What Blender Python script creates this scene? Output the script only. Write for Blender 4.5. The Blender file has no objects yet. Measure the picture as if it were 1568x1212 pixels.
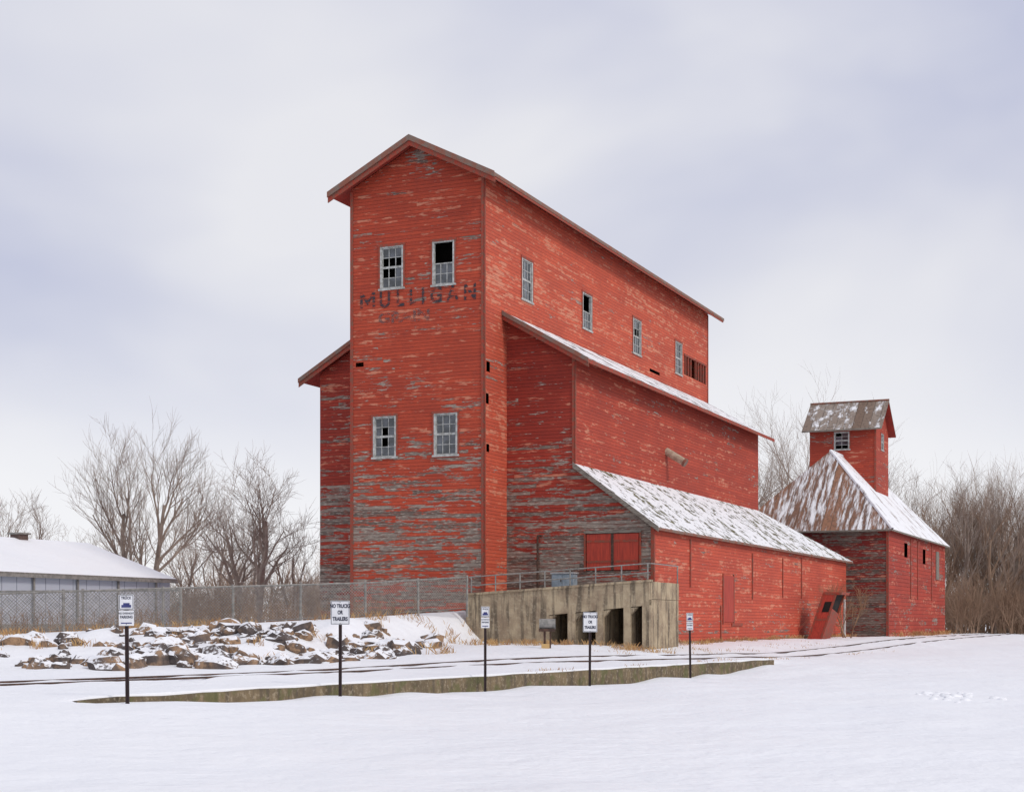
import bpy, bmesh, math, random
from mathutils import Vector, Matrix, noise
random.seed(7)
sc=bpy.context.scene
sc.view_settings.view_transform='Standard'
try: sc.view_settings.look='None'
except: pass
sc.view_settings.exposure=0
COL=sc.collection
TH=math.radians(23.75); CB,SB=math.cos(TH),math.sin(TH)
OX,OY=-1.218,68.0
def W(u,v,z=0): return (OX+CB*u+SB*v, OY-SB*u+CB*v, z)
def LUV(x,y):
    dx,dy=x-OX,y-OY
    return (dx*CB-dy*SB, dx*SB+dy*CB)
def ss(a,b,x):
    t=max(0.0,min(1.0,(x-a)/(b-a))); return t*t*(3-2*t)
def lerp(a,b,t): return a+(b-a)*t
def interp(pts,x):
    if x<=pts[0][0]: return pts[0][1]
    for i in range(len(pts)-1):
        if x<=pts[i+1][0]:
            return lerp(pts[i][1],pts[i+1][1],(x-pts[i][0])/(pts[i+1][0]-pts[i][0]))
    return pts[-1][1]

# ---------------------------------------------------------------- materials
class NT:
    def __init__(s,name):
        s.m=bpy.data.materials.new(name); s.m.use_nodes=True
        s.t=s.m.node_tree; s.b=s.t.nodes['Principled BSDF']; s.out=s.t.nodes['Material Output']
    def n(s,ty,**k):
        x=s.t.nodes.new(ty)
        for a,b in k.items(): setattr(x,a,b)
        return x
    def l(s,a,b): s.t.links.new(a,b)
    def put(s,sock,v):
        if v is None: return
        if hasattr(v,'is_output') or hasattr(v,'links'): s.l(v,sock)
        else: sock.default_value=v
    def math(s,op,a,b=None,c=None,clamp=False):
        x=s.n('ShaderNodeMath',operation=op); x.use_clamp=clamp
        s.put(x.inputs[0],a); s.put(x.inputs[1],b)
        if c is not None: s.put(x.inputs[2],c)
        return x.outputs[0]
    def obj(s): return s.n('ShaderNodeTexCoord').outputs['Object']
    def sep(s,v):
        x=s.n('ShaderNodeSeparateXYZ'); s.l(v,x.inputs[0]); return x.outputs
    def comb(s,a,b,c=0.0):
        x=s.n('ShaderNodeCombineXYZ'); s.put(x.inputs[0],a); s.put(x.inputs[1],b); s.put(x.inputs[2],c); return x.outputs[0]
    def noise(s,vec,scale=1.0,detail=4.0,rough=.55):
        x=s.n('ShaderNodeTexNoise'); s.put(x.inputs['Vector'],vec)
        x.inputs['Scale'].default_value=scale; x.inputs['Detail'].default_value=detail; x.inputs['Roughness'].default_value=rough
        return x.outputs['Fac']
    def white(s,vec):
        x=s.n('ShaderNodeTexWhiteNoise',noise_dimensions='3D'); s.put(x.inputs['Vector'],vec); return x.outputs['Value']
    def mix(s,f,a,b,mode='MIX'):
        x=s.n('ShaderNodeMix',data_type='RGBA',blend_type=mode)
        s.put(x.inputs[0],f)
        for i,v in ((6,a),(7,b)):
            if isinstance(v,tuple) and len(v)==3: v=(*v,1)
            s.put(x.inputs[i],v)
        return x.outputs[2]
    def rng(s,v,a,b,c=0.0,d=1.0,smooth=True):
        x=s.n('ShaderNodeMapRange'); x.interpolation_type='SMOOTHSTEP' if smooth else 'LINEAR'
        s.put(x.inputs[0],v)
        for i,q in zip((1,2,3,4),(a,b,c,d)): x.inputs[i].default_value=q
        return x.outputs[0]
    def bump(s,h,dist=.02,st=1.0):
        x=s.n('ShaderNodeBump'); s.l(h,x.inputs['Height']); x.inputs['Distance'].default_value=dist; x.inputs['Strength'].default_value=st
        s.l(x.outputs[0],s.b.inputs['Normal'])
    def col(s,c,rough=.8,spec=.3,metal=0.0):
        if isinstance(c,tuple) and len(c)==3: c=(*c,1)
        s.put(s.b.inputs['Base Color'],c); s.b.inputs['Roughness'].default_value=rough
        s.b.inputs['Specular IOR Level'].default_value=spec; s.b.inputs['Metallic'].default_value=metal
        return s.m

def siding(name,red,red2,bias,hz0,hz1,hamt,pitch=.155,greycol=(.27,.24,.205),fade=0.0,seed=0.0):
    k=NT(name); X,Y,Z=k.sep(k.obj())
    al=k.math('ADD',X,Y)
    zz=k.math('DIVIDE',Z,pitch); bi=k.math('FLOOR',zz); fr=k.math('SUBTRACT',zz,bi)
    r1=k.white(k.comb(bi,3.3,1.1+seed))
    sg=k.math('FLOOR',k.math('DIVIDE',k.math('ADD',al,k.math('MULTIPLY',r1,9.0)),3.1))
    r2=k.white(k.comb(bi,sg,5.0+seed)); r3=k.white(k.comb(bi,sg,9.0+seed))
    def N(sx,sz,sd,det=5,ro=.62): return k.math('SUBTRACT',k.noise(k.comb(k.math('MULTIPLY',al,sx),k.math('MULTIPLY',Z,sz),sd+seed),1,det,ro),.5)
    big=N(.22,.42,0); big2=N(.3,.5,21.0); fine=N(1.1,7.5,3.0); fine2=N(3.5,16.0,7.0,3); fine3=N(1.6,6.0,13.0)
    ht=k.rng(Z,hz0,hz1,hamt,0.0)
    def S(*a):
        o=a[0]
        for q in a[1:]: o=k.math('ADD',o,q)
        return o
    mul=lambda a,b:k.math('MULTIPLY',a,b)
    w=S(mul(big,1.7),mul(fine,1.9),mul(k.math('SUBTRACT',r2,.5),.54),ht,mul(fine2,.7),bias)
    wf=k.rng(w,0.0,.12,0,.93)
    c=k.mix(r2,red,red2)
    c=k.mix(k.rng(big2,-.16,.16,.0,.55),c,(red[0]*.62,red[1]*.60,red[2]*.7))
    c=k.mix(k.rng(fine2,-.15,.25,0.0,.5),c,(red[0]*.45,red[1]*.6,red[2]*.9))
    w2=S(mul(fine3,2.0),mul(big2,-.9),mul(k.math('SUBTRACT',r3,.5),.5),-.20+fade)
    c=k.mix(k.rng(w2,0,.25,0,.6),c,(.61,.28,.18))
    g=k.mix(r3,greycol,tuple(x*.34 for x in greycol))
    g=k.mix(k.rng(fine2,-.02,.2,0,.7),g,tuple(min(1,x*1.9) for x in greycol))
    g=k.mix(k.rng(fine3,.0,.10,0,.6),g,(.17,.045,.03))
    c=k.mix(wf,c,g)
    seam_shade=k.rng(fr,.0,.16,.34,1.0)  # clapboard seams with their shadow lines painted dark into the siding colour
    c=k.mix(1.0,c,k.comb(seam_shade,seam_shade,seam_shade),'MULTIPLY')
    h=k.math('ADD',k.math('SUBTRACT',1.0,fr),k.math('MULTIPLY',fine2,.4))
    k.bump(h,.035,.9)
    return k.col(c,.78,.22)

def plain(name,c,c2=None,scale=3.0,rough=.8,bump=0.0,spec=.3,metal=0.0,stretch=(1,1,1)):
    k=NT(name)
    v=k.n('ShaderNodeMapping'); k.l(k.obj(),v.inputs[0]); v.inputs['Scale'].default_value=stretch
    f=k.noise(v.outputs[0],scale,5,.6)
    if c2 is None: c2=tuple(x*.7 for x in c)
    cc=k.mix(k.rng(f,.35,.65),c,c2)
    if bump: k.bump(f,bump,.8)
    return k.col(cc,rough,spec,metal)

M={}
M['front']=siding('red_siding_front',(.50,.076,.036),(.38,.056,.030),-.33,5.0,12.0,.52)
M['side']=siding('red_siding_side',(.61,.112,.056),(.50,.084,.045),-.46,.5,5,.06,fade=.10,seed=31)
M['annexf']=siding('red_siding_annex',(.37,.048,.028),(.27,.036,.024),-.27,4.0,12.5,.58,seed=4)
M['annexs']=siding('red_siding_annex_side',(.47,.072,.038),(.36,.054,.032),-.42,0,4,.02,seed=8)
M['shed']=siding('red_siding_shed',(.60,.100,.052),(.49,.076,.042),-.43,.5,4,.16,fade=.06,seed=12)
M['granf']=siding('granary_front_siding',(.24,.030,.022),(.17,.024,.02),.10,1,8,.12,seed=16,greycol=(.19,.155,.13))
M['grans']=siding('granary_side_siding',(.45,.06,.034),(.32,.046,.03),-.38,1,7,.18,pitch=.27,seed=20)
M['trimred']=plain('red_trim',(.33,.05,.03),(.20,.08,.055),5,.8)
M['fascia']=plain('weathered_fascia',(.19,.145,.12),(.24,.09,.06),2.5,.85)
M['soffit']=plain('red_soffit',(.30,.035,.022),(.22,.03,.02),2,.85)
M['white']=plain('old_white_paint',(.50,.51,.50),(.30,.30,.28),7,.7)
M['tan']=plain('weathered_tan_wood',(.52,.42,.32),(.36,.27,.2),5,.8)
M['glass']=plain('old_window_glass',(.03,.035,.04),(.09,.10,.12),2,.10,spec=.8)
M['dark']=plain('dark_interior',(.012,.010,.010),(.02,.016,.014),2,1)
M['door']=plain('red_door_boards',(.44,.056,.034),(.30,.04,.028),3,.7,stretch=(6,6,.4))
M['greywood']=plain('grey_wood',(.26,.235,.20),(.13,.11,.095),4,.85,stretch=(1,1,6))
M['steel']=plain('galvanised_steel',(.30,.285,.265),(.19,.185,.175),6,.5,metal=.2)
M['tank']=plain('grey_paint',(.42,.43,.45),(.3,.3,.31),4,.5)
M['cab']=plain('pale_blue_cabinet_paint',(.28,.34,.40),(.2,.25,.3),4,.5)
M['rust']=plain('rusty_steel',(.10,.055,.04),(.05,.03,.025),8,.8)
M['post']=plain('sign_post_steel',(.055,.03,.03),(.035,.025,.025),8,.6)
M['signw']=plain('sign_white',(.76,.77,.80),(.66,.67,.70),6,.5)
M['signk']=plain('sign_ink',(.03,.035,.07),(.02,.02,.04),6,.5)
M['signb']=plain('sign_blue',(.05,.06,.20),(.04,.045,.15),6,.5)
M['brick']=plain('vent_metal_brown',(.15,.10,.09),(.10,.07,.06),8,.8)
M['bark']=plain('bare_branch_bark',(.24,.18,.15),(.36,.29,.24),1.2,.9)
M['bark2']=plain('thicket_bark',(.21,.13,.085),(.32,.22,.155),.25,.9)
M['grass']=plain('dry_grass_blades',(.55,.36,.16),(.36,.19,.09),1.5,.9)
M['weed']=plain('brown_weed_stems',(.22,.12,.07),(.32,.2,.12),1.2,.9)
def concrete(name,a,b,moss=.0):
    k=NT(name); o=k.obj(); X,Y,Z=k.sep(o)
    f=k.noise(o,1.1,6,.65); f2=k.noise(o,9,4)
    st=k.noise(k.comb(k.math('MULTIPLY',k.math('ADD',X,Y),3.5),k.math('MULTIPLY',Z,.35)),1,4)
    c=k.mix(k.rng(f,.35,.65),a,b)
    c=k.mix(k.rng(st,.47,.62,0,.8),c,(.10,.08,.06))
    c=k.mix(k.rng(f2,.5,.7,0,.35),c,(.52,.44,.32))
    if moss: c=k.mix(k.rng(k.noise(o,2.3,4),.5,.62,0,moss),c,(.12,.12,.05))
    k.bump(k.math('ADD',f2,f),.04,.7); return k.col(c,.9,.2)
M['conc']=concrete('old_concrete',(.46,.37,.25),(.28,.21,.145))
M['conc2']=concrete('mossy_wall_concrete',(.22,.165,.10),(.11,.085,.055),.7)
def snow(name):
    k=NT(name); o=k.obj()
    f=k.noise(o,.25,6,.6); f2=k.noise(o,5,5,.6); f3=k.noise(o,1.1,3,.5)
    h=k.math('ADD',k.math('MULTIPLY',f,2.0),k.math('ADD',k.math('MULTIPLY',f2,.22),k.math('MULTIPLY',f3,.5)))
    k.bump(h,.18,.75)
    c=k.mix(f,(.82,.84,.89),(.88,.885,.91)); return k.col(c,.55,.25)
M['snow']=snow('snow_surface')
def roof(name,base,base2,th0,th1,ribaxis,rib=.6,stretch=(1,1,1),ribdark=.55):
    k=NT(name); o=k.obj(); X,Y,Z=k.sep(o)
    mp=k.n('ShaderNodeMapping'); k.l(o,mp.inputs[0]); mp.inputs['Scale'].default_value=stretch
    f=k.noise(mp.outputs[0],1.0,6,.68)
    a={'x':X,'y':Y}[ribaxis]
    q=k.math('FRACT',k.math('DIVIDE',a,rib)); idx=k.math('FLOOR',k.math('DIVIDE',a,rib))
    rr=k.white(k.comb(idx,2.0,3.0))
    w=k.math('ADD',f,k.math('MULTIPLY',k.math('SUBTRACT',rr,.5),.10))
    base_c=k.mix(rr,base,base2)
    base_c=k.mix(k.rng(q,.0,.12,ribdark,0),base_c,(.04,.03,.025))
    f3=k.noise(o,5,3); base_c=k.mix(k.rng(f3,.45,.7,0,.5),base_c,(.07,.05,.04))
    sn=k.rng(w,th0,th1)
    c=k.mix(sn,base_c,(.82,.83,.86))
    k.bump(k.math('ADD',sn,k.math('MULTIPLY',k.rng(q,0,.1,1,0),.5)),.05,.7)
    return k.col(c,.7,.25)
M['roofa']=roof('annex_roof_snow',(.20,.18,.15),(.12,.10,.08),.40,.48,'y',1.0,stretch=(1.5,.9,1))
M['roofs']=roof('shed_roof_snow_moss',(.15,.14,.06),(.10,.09,.05),.42,.47,'y',.7,stretch=(3.2,2.0,1))
M['roofcf']=roof('granary_rust_roof',(.30,.15,.09),(.18,.10,.07),.45,.63,'x',.62,stretch=(3.4,.5,.5),ribdark=.8)
M['roofc']=roof('granary_snow_roof',(.3,.22,.18),(.24,.17,.13),.34,.43,'y',1.4,stretch=(.8,1.6,.6))
M['roofk']=roof('cupola_metal_roof',(.19,.13,.095),(.33,.28,.24),.52,.66,'x',.62,stretch=(2.0,1,.8),ribdark=.8)
def ribmetal():
    k=NT('ribbed_wall_metal'); X,Y,Z=k.sep(k.obj()); a=k.math('ADD',X,Y)
    q=k.math('FRACT',k.math('DIVIDE',a,.95)); s=k.rng(q,0,.09,0,1)
    c=k.mix(s,(.16,.18,.23),(.42,.45,.52)); c=k.mix(k.rng(Z,1.5,4,.25,0),c,(.3,.24,.2))
    k.bump(s,.04,.6); return k.col(c,.5,.4)
M['rib']=ribmetal()
def rock():
    k=NT('field_stone'); o=k.obj(); g=k.n('ShaderNodeNewGeometry'); nz=k.sep(g.outputs['Normal'])[2]
    f=k.noise(o,.9,2); f2=k.noise(o,9,4); f3=k.noise(o,2.0,2)
    c=k.mix(k.rng(f,.38,.62),(.11,.09,.085),(.36,.23,.14)); c=k.mix(k.rng(f3,.5,.6,0,.75),c,(.07,.06,.06)); c=k.mix(k.rng(f2,.4,.7,0,.5),c,(.06,.05,.05))
    sn=k.rng(k.math('ADD',nz,k.math('MULTIPLY',k.math('SUBTRACT',f2,.5),.9)),.60,.78)
    c=k.mix(sn,c,(.82,.83,.87)); k.bump(f2,.03,.7); return k.col(c,.85,.25)
M['rock']=rock()
def ink(name,c,t0,t1,al=1.0):
    k=NT(name); o=k.obj(); X,Y,Z=k.sep(o)
    f=k.noise(k.comb(k.math('MULTIPLY',X,1.7),k.math('MULTIPLY',Z,8.0)),1,6,.72)
    k.col(c,.85,.1)
    tr=k.n('ShaderNodeBsdfTransparent'); mx=k.n('ShaderNodeMixShader')
    k.l(k.rng(f,t0,t1,al,0),mx.inputs[0]); k.l(tr.outputs[0],mx.inputs[1]); k.l(k.b.outputs[0],mx.inputs[2])
    k.l(mx.outputs[0],k.out.inputs[0]); return k.m
M['ink']=ink('faded_black_lettering',(.05,.05,.06),.485,.555,.88)
M['ink2']=ink('ghost_lettering',(.14,.11,.11),.45,.55,.65)

# ---------------------------------------------------------------- mesh builder
class MB:
    def __init__(s): s.v=[];s.f=[];s.mi=[];s.mats=[]
    def m(s,k):
        if k not in s.mats: s.mats.append(k)
        return s.mats.index(k)
    def poly(s,pts,mat):
        b=len(s.v); s.v+= [tuple(p) for p in pts]; s.f.append(tuple(range(b,b+len(pts)))); s.mi.append(s.m(mat))
    def box(s,x0,x1,y0,y1,z0,z1,mat):
        b=len(s.v)
        s.v+=[(x0,y0,z0),(x1,y0,z0),(x1,y1,z0),(x0,y1,z0),(x0,y0,z1),(x1,y0,z1),(x1,y1,z1),(x0,y1,z1)]
        i=s.m(mat)
        for q in ((0,3,2,1),(4,5,6,7),(0,1,5,4),(1,2,6,5),(2,3,7,6),(3,0,4,7)):
            s.f.append(tuple(b+j for j in q)); s.mi.append(i)
    def pb(s,pl,c0,c1,a0,a1,z0,z1,mat):
        if pl=='v': s.box(a0,a1,min(c0,c1),max(c0,c1),z0,z1,mat)
        else: s.box(min(c0,c1),max(c0,c1),a0,a1,z0,z1,mat)
    def slab(s,top,t,mt,mb,me):
        bot=[(p[0],p[1],p[2]-t) for p in top]; n=len(top)
        s.poly(top,mt); s.poly(bot[::-1],mb)
        for i in range(n):
            j=(i+1)%n; s.poly([top[i],bot[i],bot[j],top[j]],me)
    def tube(s,p0,p1,r0,r1,n,mat,cap=False):
        s.path([p0,p1],[r0,r1],n,mat,cap)
    def path(s,pts,rs,n,mat,cap=False):
        i=s.m(mat); base=len(s.v)
        for k,p in enumerate(pts):
            a=Vector(pts[max(0,k-1)]); b=Vector(pts[min(len(pts)-1,k+1)]); d=(b-a)
            if d.length<1e-6: d=Vector((0,0,1))
            d.normalize(); x=d.cross(Vector((0,0,1)) if abs(d.z)<.9 else Vector((1,0,0))).normalized(); y=d.cross(x)
            for j in range(n):
                an=2*math.pi*j/n; q=Vector(p)+(x*math.cos(an)+y*math.sin(an))*rs[k]; s.v.append((q.x,q.y,q.z))
        for k in range(len(pts)-1):
            for j in range(n):
                j2=(j+1)%n; s.f.append((base+k*n+j,base+k*n+j2,base+(k+1)*n+j2,base+(k+1)*n+j)); s.mi.append(i)
        if cap:
            s.f.append(tuple(base+j for j in range(n))[::-1]); s.mi.append(i)
            e=base+(len(pts)-1)*n; s.f.append(tuple(e+j for j in range(n))); s.mi.append(i)
    def wall(s,pl,c,a0,a1,z0,z1,holes,mat,flip=False):
        A=sorted(set([a0,a1]+[h[0] for h in holes]+[h[1] for h in holes]))
        Z=sorted(set([z0,z1]+[h[2] for h in holes]+[h[3] for h in holes]))
        for i in range(len(A)-1):
            for j in range(len(Z)-1):
                ca,cz=(A[i]+A[i+1])/2,(Z[j]+Z[j+1])/2
                if any(h[0]<ca<h[1] and h[2]<cz<h[3] for h in holes): continue
                if pl=='v': q=[(A[i],c,Z[j]),(A[i+1],c,Z[j]),(A[i+1],c,Z[j+1]),(A[i],c,Z[j+1])]
                else: q=[(c,A[i],Z[j]),(c,A[i+1],Z[j]),(c,A[i+1],Z[j+1]),(c,A[i],Z[j+1])]
                s.poly(q,mat)
    def done(s,name,parent=None,smooth=False):
        me=bpy.data.meshes.new(name); me.from_pydata(s.v,[],s.f); 
        for k in s.mats: me.materials.append(M[k])
        me.polygons.foreach_set('material_index',s.mi)
        if smooth: me.polygons.foreach_set('use_smooth',[True]*len(s.f))
        me.update(); ob=bpy.data.objects.new(name,me); COL.objects.link(ob)
        if parent: ob.parent=parent
        return ob
def empty(name,loc=(OX,OY,0),rot=-TH):
    e=bpy.data.objects.new(name,None); COL.objects.link(e); e.location=loc; e.rotation_euler=(0,0,rot); e.empty_display_size=.5; return e

# ---------------------------------------------------------------- terrain
P0=(-7.7,29.0); DD=(.488,.873); NN=(-.873,.488); WL=36.6
CY=[(-60,50),(-45,52),(-19.7,56),(-12.9,58),(-5.7,61),(-1.87,65),(0,66)]
CH=[(-60,1.1),(-45,1.15),(-19.7,1.28),(-12.9,1.58),(-5.7,1.98),(-1.87,2.3),(0,2.35)]
TOE=[(-60,13),(-20,13),(-10,12.5),(-4,11),(0,8)]
FRONT=[(-6,.30),(0,.27),(3,.12),(8,.04),(16,-.08),(25,-.15),(32,-.06),(36.6,.12),(50,.1)]
def gz(x,y,nz=True):
    t=(x-P0[0])*DD[0]+(y-P0[1])*DD[1]; s=(x-P0[0])*NN[0]+(y-P0[1])*NN[1]
    fr=interp(FRONT,t)*ss(-9,-.5,s)
    if nz:
        fr+= .20*(noise.noise(Vector((x*.12,y*.12,0))))*ss(0,-3,s) + .06*noise.noise(Vector((x*.6,y*.5,3)))+ .17*noise.noise(Vector((t*.33,4,3)))*ss(-3,-.2,s)*ss(0,4,t)
    bk=.36+.5*ss(1,8,s)*ss(12,34,t)
    if nz: bk+=.07*noise.noise(Vector((x*.5,y*.4,9)))*ss(.3,1.5,s)+.035*noise.noise(Vector((x*1.6,y*1.3,9)))*ss(1,3,s)
    out=max(0,-t,t-WL); wd=.10+min(1,out/7)*12
    k=ss(.17-wd/2,.17+wd/2,s); z=fr*(1-k)+bk*k
    z*= 1-ss(150,220,y)
    u,v=LUV(x,y)
    yc=interp(CY,x); d=yc-y; toe=interp(TOE,x)
    q=max(0,min(1,(d+.2)/(toe+.2))); q=.5*q+.5*q*q*(3-2*q)
    kk=(1-q)*(1-ss(-.9,.9,u))
    if kk>0:
        pl=interp(CH,x)
        zz=pl*(1-.4*ss(90,180,y))
        if nz: zz+=(.34*noise.noise(Vector((x*.45,y*.45,5)))+.16*noise.noise(Vector((x*1.2,y*1.2,5))))*ss(.3,2.5,d)
        z=lerp(z,zz,kk)
    return z
def axis(lo,hi,step,far,g=1.25):
    a=[];x=lo
    while x<=hi: a.append(x); x+=step
    st=step
    x=lo
    while x>-far: st*=g; x-=st; a.append(x)
    st=step;x=hi
    while x<far: st*=g; x+=st; a.append(x)
    return a
S=sorted(set(axis(-26,34,.42,1500)+[.10,.14,.17,.20,.24,.3]))
T=sorted(set(axis(-26,115,.42,1500)))
vs=[];fs=[]
for t in T:
    for s in S:
        x=P0[0]+DD[0]*t+NN[0]*s; y=P0[1]+DD[1]*t+NN[1]*s
        vs.append((x,y,gz(x,y)))
n=len(S)
for i in range(len(T)-1):
    for j in range(n-1):
        fs.append((i*n+j,i*n+j+1,(i+1)*n+j+1,(i+1)*n+j))
me=bpy.data.meshes.new('snow_ground'); me.from_pydata(vs,[],fs); me.materials.append(M['snow'])
me.polygons.foreach_set('use_smooth',[True]*len(fs)); me.update()
if me.polygons[0].normal.z<0: me.flip_normals()
g=bpy.data.objects.new('snow_ground',me); COL.objects.link(g)

# low retaining wall
mb=MB(); N=60
def q(t,s,z): return (P0[0]+DD[0]*t+NN[0]*s,P0[1]+DD[1]*t+NN[1]*s,z)
for i in range(N):
    t0,t1=-.5+i*(WL+.5)/N,-.5+(i+1)*(WL+.5)/N
    z0=.31+.035*noise.noise(Vector((t0*.7,0,0))); z1=.31+.035*noise.noise(Vector((t1*.7,0,0)))
    o0=.07*noise.noise(Vector((t0*.5,7,0))); o1=.07*noise.noise(Vector((t1*.5,7,0)))
    mb.poly([q(t0,-.02+o0,-.5),q(t1,-.02+o1,-.5),q(t1,-.02+o1,z1),q(t0,-.02+o0,z0)],'conc2')
    mb.poly([q(t0,-.02+o0,z0),q(t1,-.02+o1,z1),q(t1,.35,z1),q(t0,.35,z0)],'conc2')
    mb.poly([q(t0,.35,z0),q(t1,.35,z1),q(t1,.35,-.5),q(t0,.35,-.5)],'conc2')
mb.poly([q(WL,-.02,-.5),q(WL,.35,-.5),q(WL,.35,.31),q(WL,-.02,.31)],'conc2')
mb.done('concrete_retaining_wall')

# ---------------------------------------------------------------- grain elevator
GE=empty('grain_elevator')
def window(pl,c,out,a0,a1,z0,z1,name,upper=True,missing=(),cols=3,parent=GE):
    m=MB(); f=.06; o=.03*out; i=-.12*out
    m.pb(pl,c+o,c+i,a0-.02,a0+f,z0,z1,'white'); m.pb(pl,c+o,c+i,a1-f,a1+.02,z0,z1,'white')
    m.pb(pl,c+o,c+.001*out,a0-.10,a0-.022,z0-.02,z1,'trimred'); m.pb(pl,c+o,c+.001*out,a1+.022,a1+.10,z0-.02,z1,'trimred')
    m.pb(pl,c+o*1.3,c+i,a0-.12,a1+.12,z1+.001,z1+.10,'trimred'); m.pb(pl,c+o*2.0,c+i,a0-.10,a1+.10,z0-.08,z0+.003,'white')
    m.pb(pl,c+o*.5,c+i,a0+f,a1-f,z1-.05,z1-.001,'white')
    zm=(z0+z1)/2
    for half,(b0,b1) in enumerate(((z0+.004,zm),(zm,z1-.052))):
        if half==1 and not upper: continue
        si=c-(.05 if half else .03)*out; sj=si-.035*out
        m.pb(pl,si,sj,a0+f,a1-f,b0,b0+.055,'white'); m.pb(pl,si,sj,a0+f,a1-f,b1-.045,b1,'white')
        w=(a1-a0-2*f)
        m.pb(pl,si,sj,a0+f,a0+f+.04,b0+.055,b1-.045,'white'); m.pb(pl,si,sj,a1-f-.04,a1-f,b0+.055,b1-.045,'white')
        for qq in range(1,cols): 
            x=a0+f+w*qq/cols; m.pb(pl,si-.004*out,sj,x-.014,x+.014,b0+.055,b1-.045,'white')
        x0,x1=a0+f+.04,a1-f-.04; zc=(b0+b1)/2
        m.pb(pl,si-.008*out,sj+.002*out,x0,x1,zc-.014,zc+.014,'white')
        for qq in range(cols):
            for r in range(2):
                if (half,qq,r) in missing: continue
                xa,xb=x0+(x1-x0)*qq/cols,x0+(x1-x0)*(qq+1)/cols
                za,zb=(b0+.055,zc) if r==0 else (zc,b1-.045)
                gg=sj+.006*out
                if pl=='v': m.poly([(xa,gg,za),(xb,gg,za),(xb,gg,zb),(xa,gg,zb)],'glass')
                else: m.poly([(gg,xa,za),(gg,xb,za),(gg,xb,zb),(gg,xa,zb)],'glass')
    return m.done(name,parent)

UL=-6.6; VB=33.7; RZ=23.1; RS=.5025
def zr(u): return RZ-abs(u+3.3)*RS
fw=[(-5.08,-3.96,16.65,18.52),(-2.47,-1.44,16.6,18.5),(-5.44,-4.32,9.15,10.97),(-2.40,-1.29,9.12,10.95)]
fh=[(-6.35,-5.95,13.25,13.45)]
sw=[(4.14,5.36,16.62,18.48),(11.83,13.1,16.62,18.4),(19.45,20.76,16.58,18.48),(27.0,28.25,16.58,18.45)]
vent=(28.75,33.3,16.72,17.85)
sh=[(.25,.62,12.7,13.15),(.2,.5,11.3,11.75),(.25,.55,9.2,9.55),(22.3,24.1,15.95,16.12)]
mb=MB()
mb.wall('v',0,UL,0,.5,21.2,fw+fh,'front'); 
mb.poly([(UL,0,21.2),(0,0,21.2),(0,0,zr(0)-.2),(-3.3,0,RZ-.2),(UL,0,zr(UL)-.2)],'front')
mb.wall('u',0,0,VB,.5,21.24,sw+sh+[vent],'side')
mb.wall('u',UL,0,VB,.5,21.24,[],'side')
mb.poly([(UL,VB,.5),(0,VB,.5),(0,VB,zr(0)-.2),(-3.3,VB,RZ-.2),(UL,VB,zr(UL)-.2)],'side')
mb.done('tower_walls',GE)
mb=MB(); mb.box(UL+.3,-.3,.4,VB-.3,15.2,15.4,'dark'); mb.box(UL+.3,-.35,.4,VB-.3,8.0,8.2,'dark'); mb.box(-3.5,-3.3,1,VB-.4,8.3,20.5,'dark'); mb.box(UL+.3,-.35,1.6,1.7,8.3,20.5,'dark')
mb.done('tower_inner_floors',GE)
mb=MB()
mb.slab([(-3.3,-.7,RZ),(-3.3,34.6,RZ),(.8,34.6,21.04),(.8,-.7,21.04)],.16,'roofa','soffit','fascia')
mb.slab([(-3.3,-.7,RZ),(-7.4,-.7,21.04),(-7.4,34.6,21.04),(-3.3,34.6,RZ)],.16,'roofa','soffit','fascia')
for sgn in (1,-1):
    ue=-3.3+sgn*4.12
    for (vf,z1,z2,mt) in ((-.74,.05,-.20,'fascia'),(-.66,-.17,-.42,'trimred')):
        a=[(-3.3,vf,RZ+z1),(ue,vf,21.02+z1),(ue,vf,21.02+z2),(-3.3,vf,RZ+z2)]
        b=[(p[0],p[1]+.05,p[2]) for p in a]
        mb.poly(a,mt); mb.poly(b[::-1],mt)
        for i in range(4):
            j=(i+1)%4; mb.poly([a[i],a[j],b[j],b[i]],mt)
mb.box(.72,.78,-.6,34.5,20.78,20.9,'trimred')
mb.done('tower_roof',GE)
mb=MB()
for x0,x1,y0,y1 in ((-.12,.03,-.03,.0-.001),(UL-.03,UL+.12,-.03,-.001),(.001,.03,-.03,.14),(.001,.03,VB-.14,VB+.02)):
    mb.box(x0,x1,y0,y1,.5,21.15,'trimred')
mb.done('tower_corner_boards',GE)
window('v',0,-1,*fw[0],'window_1',missing=((1,1,0),(1,2,0),(0,0,1),(0,1,1),(1,0,0)))
window('v',0,-1,*fw[1],'window_2',upper=False)
window('v',0,-1,*fw[2],'window_3',missing=((0,1,1),(1,1,0)))
window('v',0,-1,*fw[3],'window_4',missing=())
window('u',0,1,*sw[0],'window_5'); window('u',0,1,*sw[1],'window_6',upper=False); window('u',0,1,*sw[2],'window_7',missing=((1,0,0),(1,1,0),(1,2,0),(0,0,1))); window('u',0,1,*sw[3],'window_8')
mb=MB()
for i in range(9):
    y=vent[0]+.3+i*(vent[1]-vent[0]-.4)/8.0
    if i==3: continue
    mb.box(-.08,.02,y-.06,y+.06,vent[2],vent[3],'trimred')
mb.box(-.06,.05,vent[0]-.08,vent[1]+.05,vent[3],vent[3]+.1,'trimred')
mb.done('louvre_vent',GE)

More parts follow.
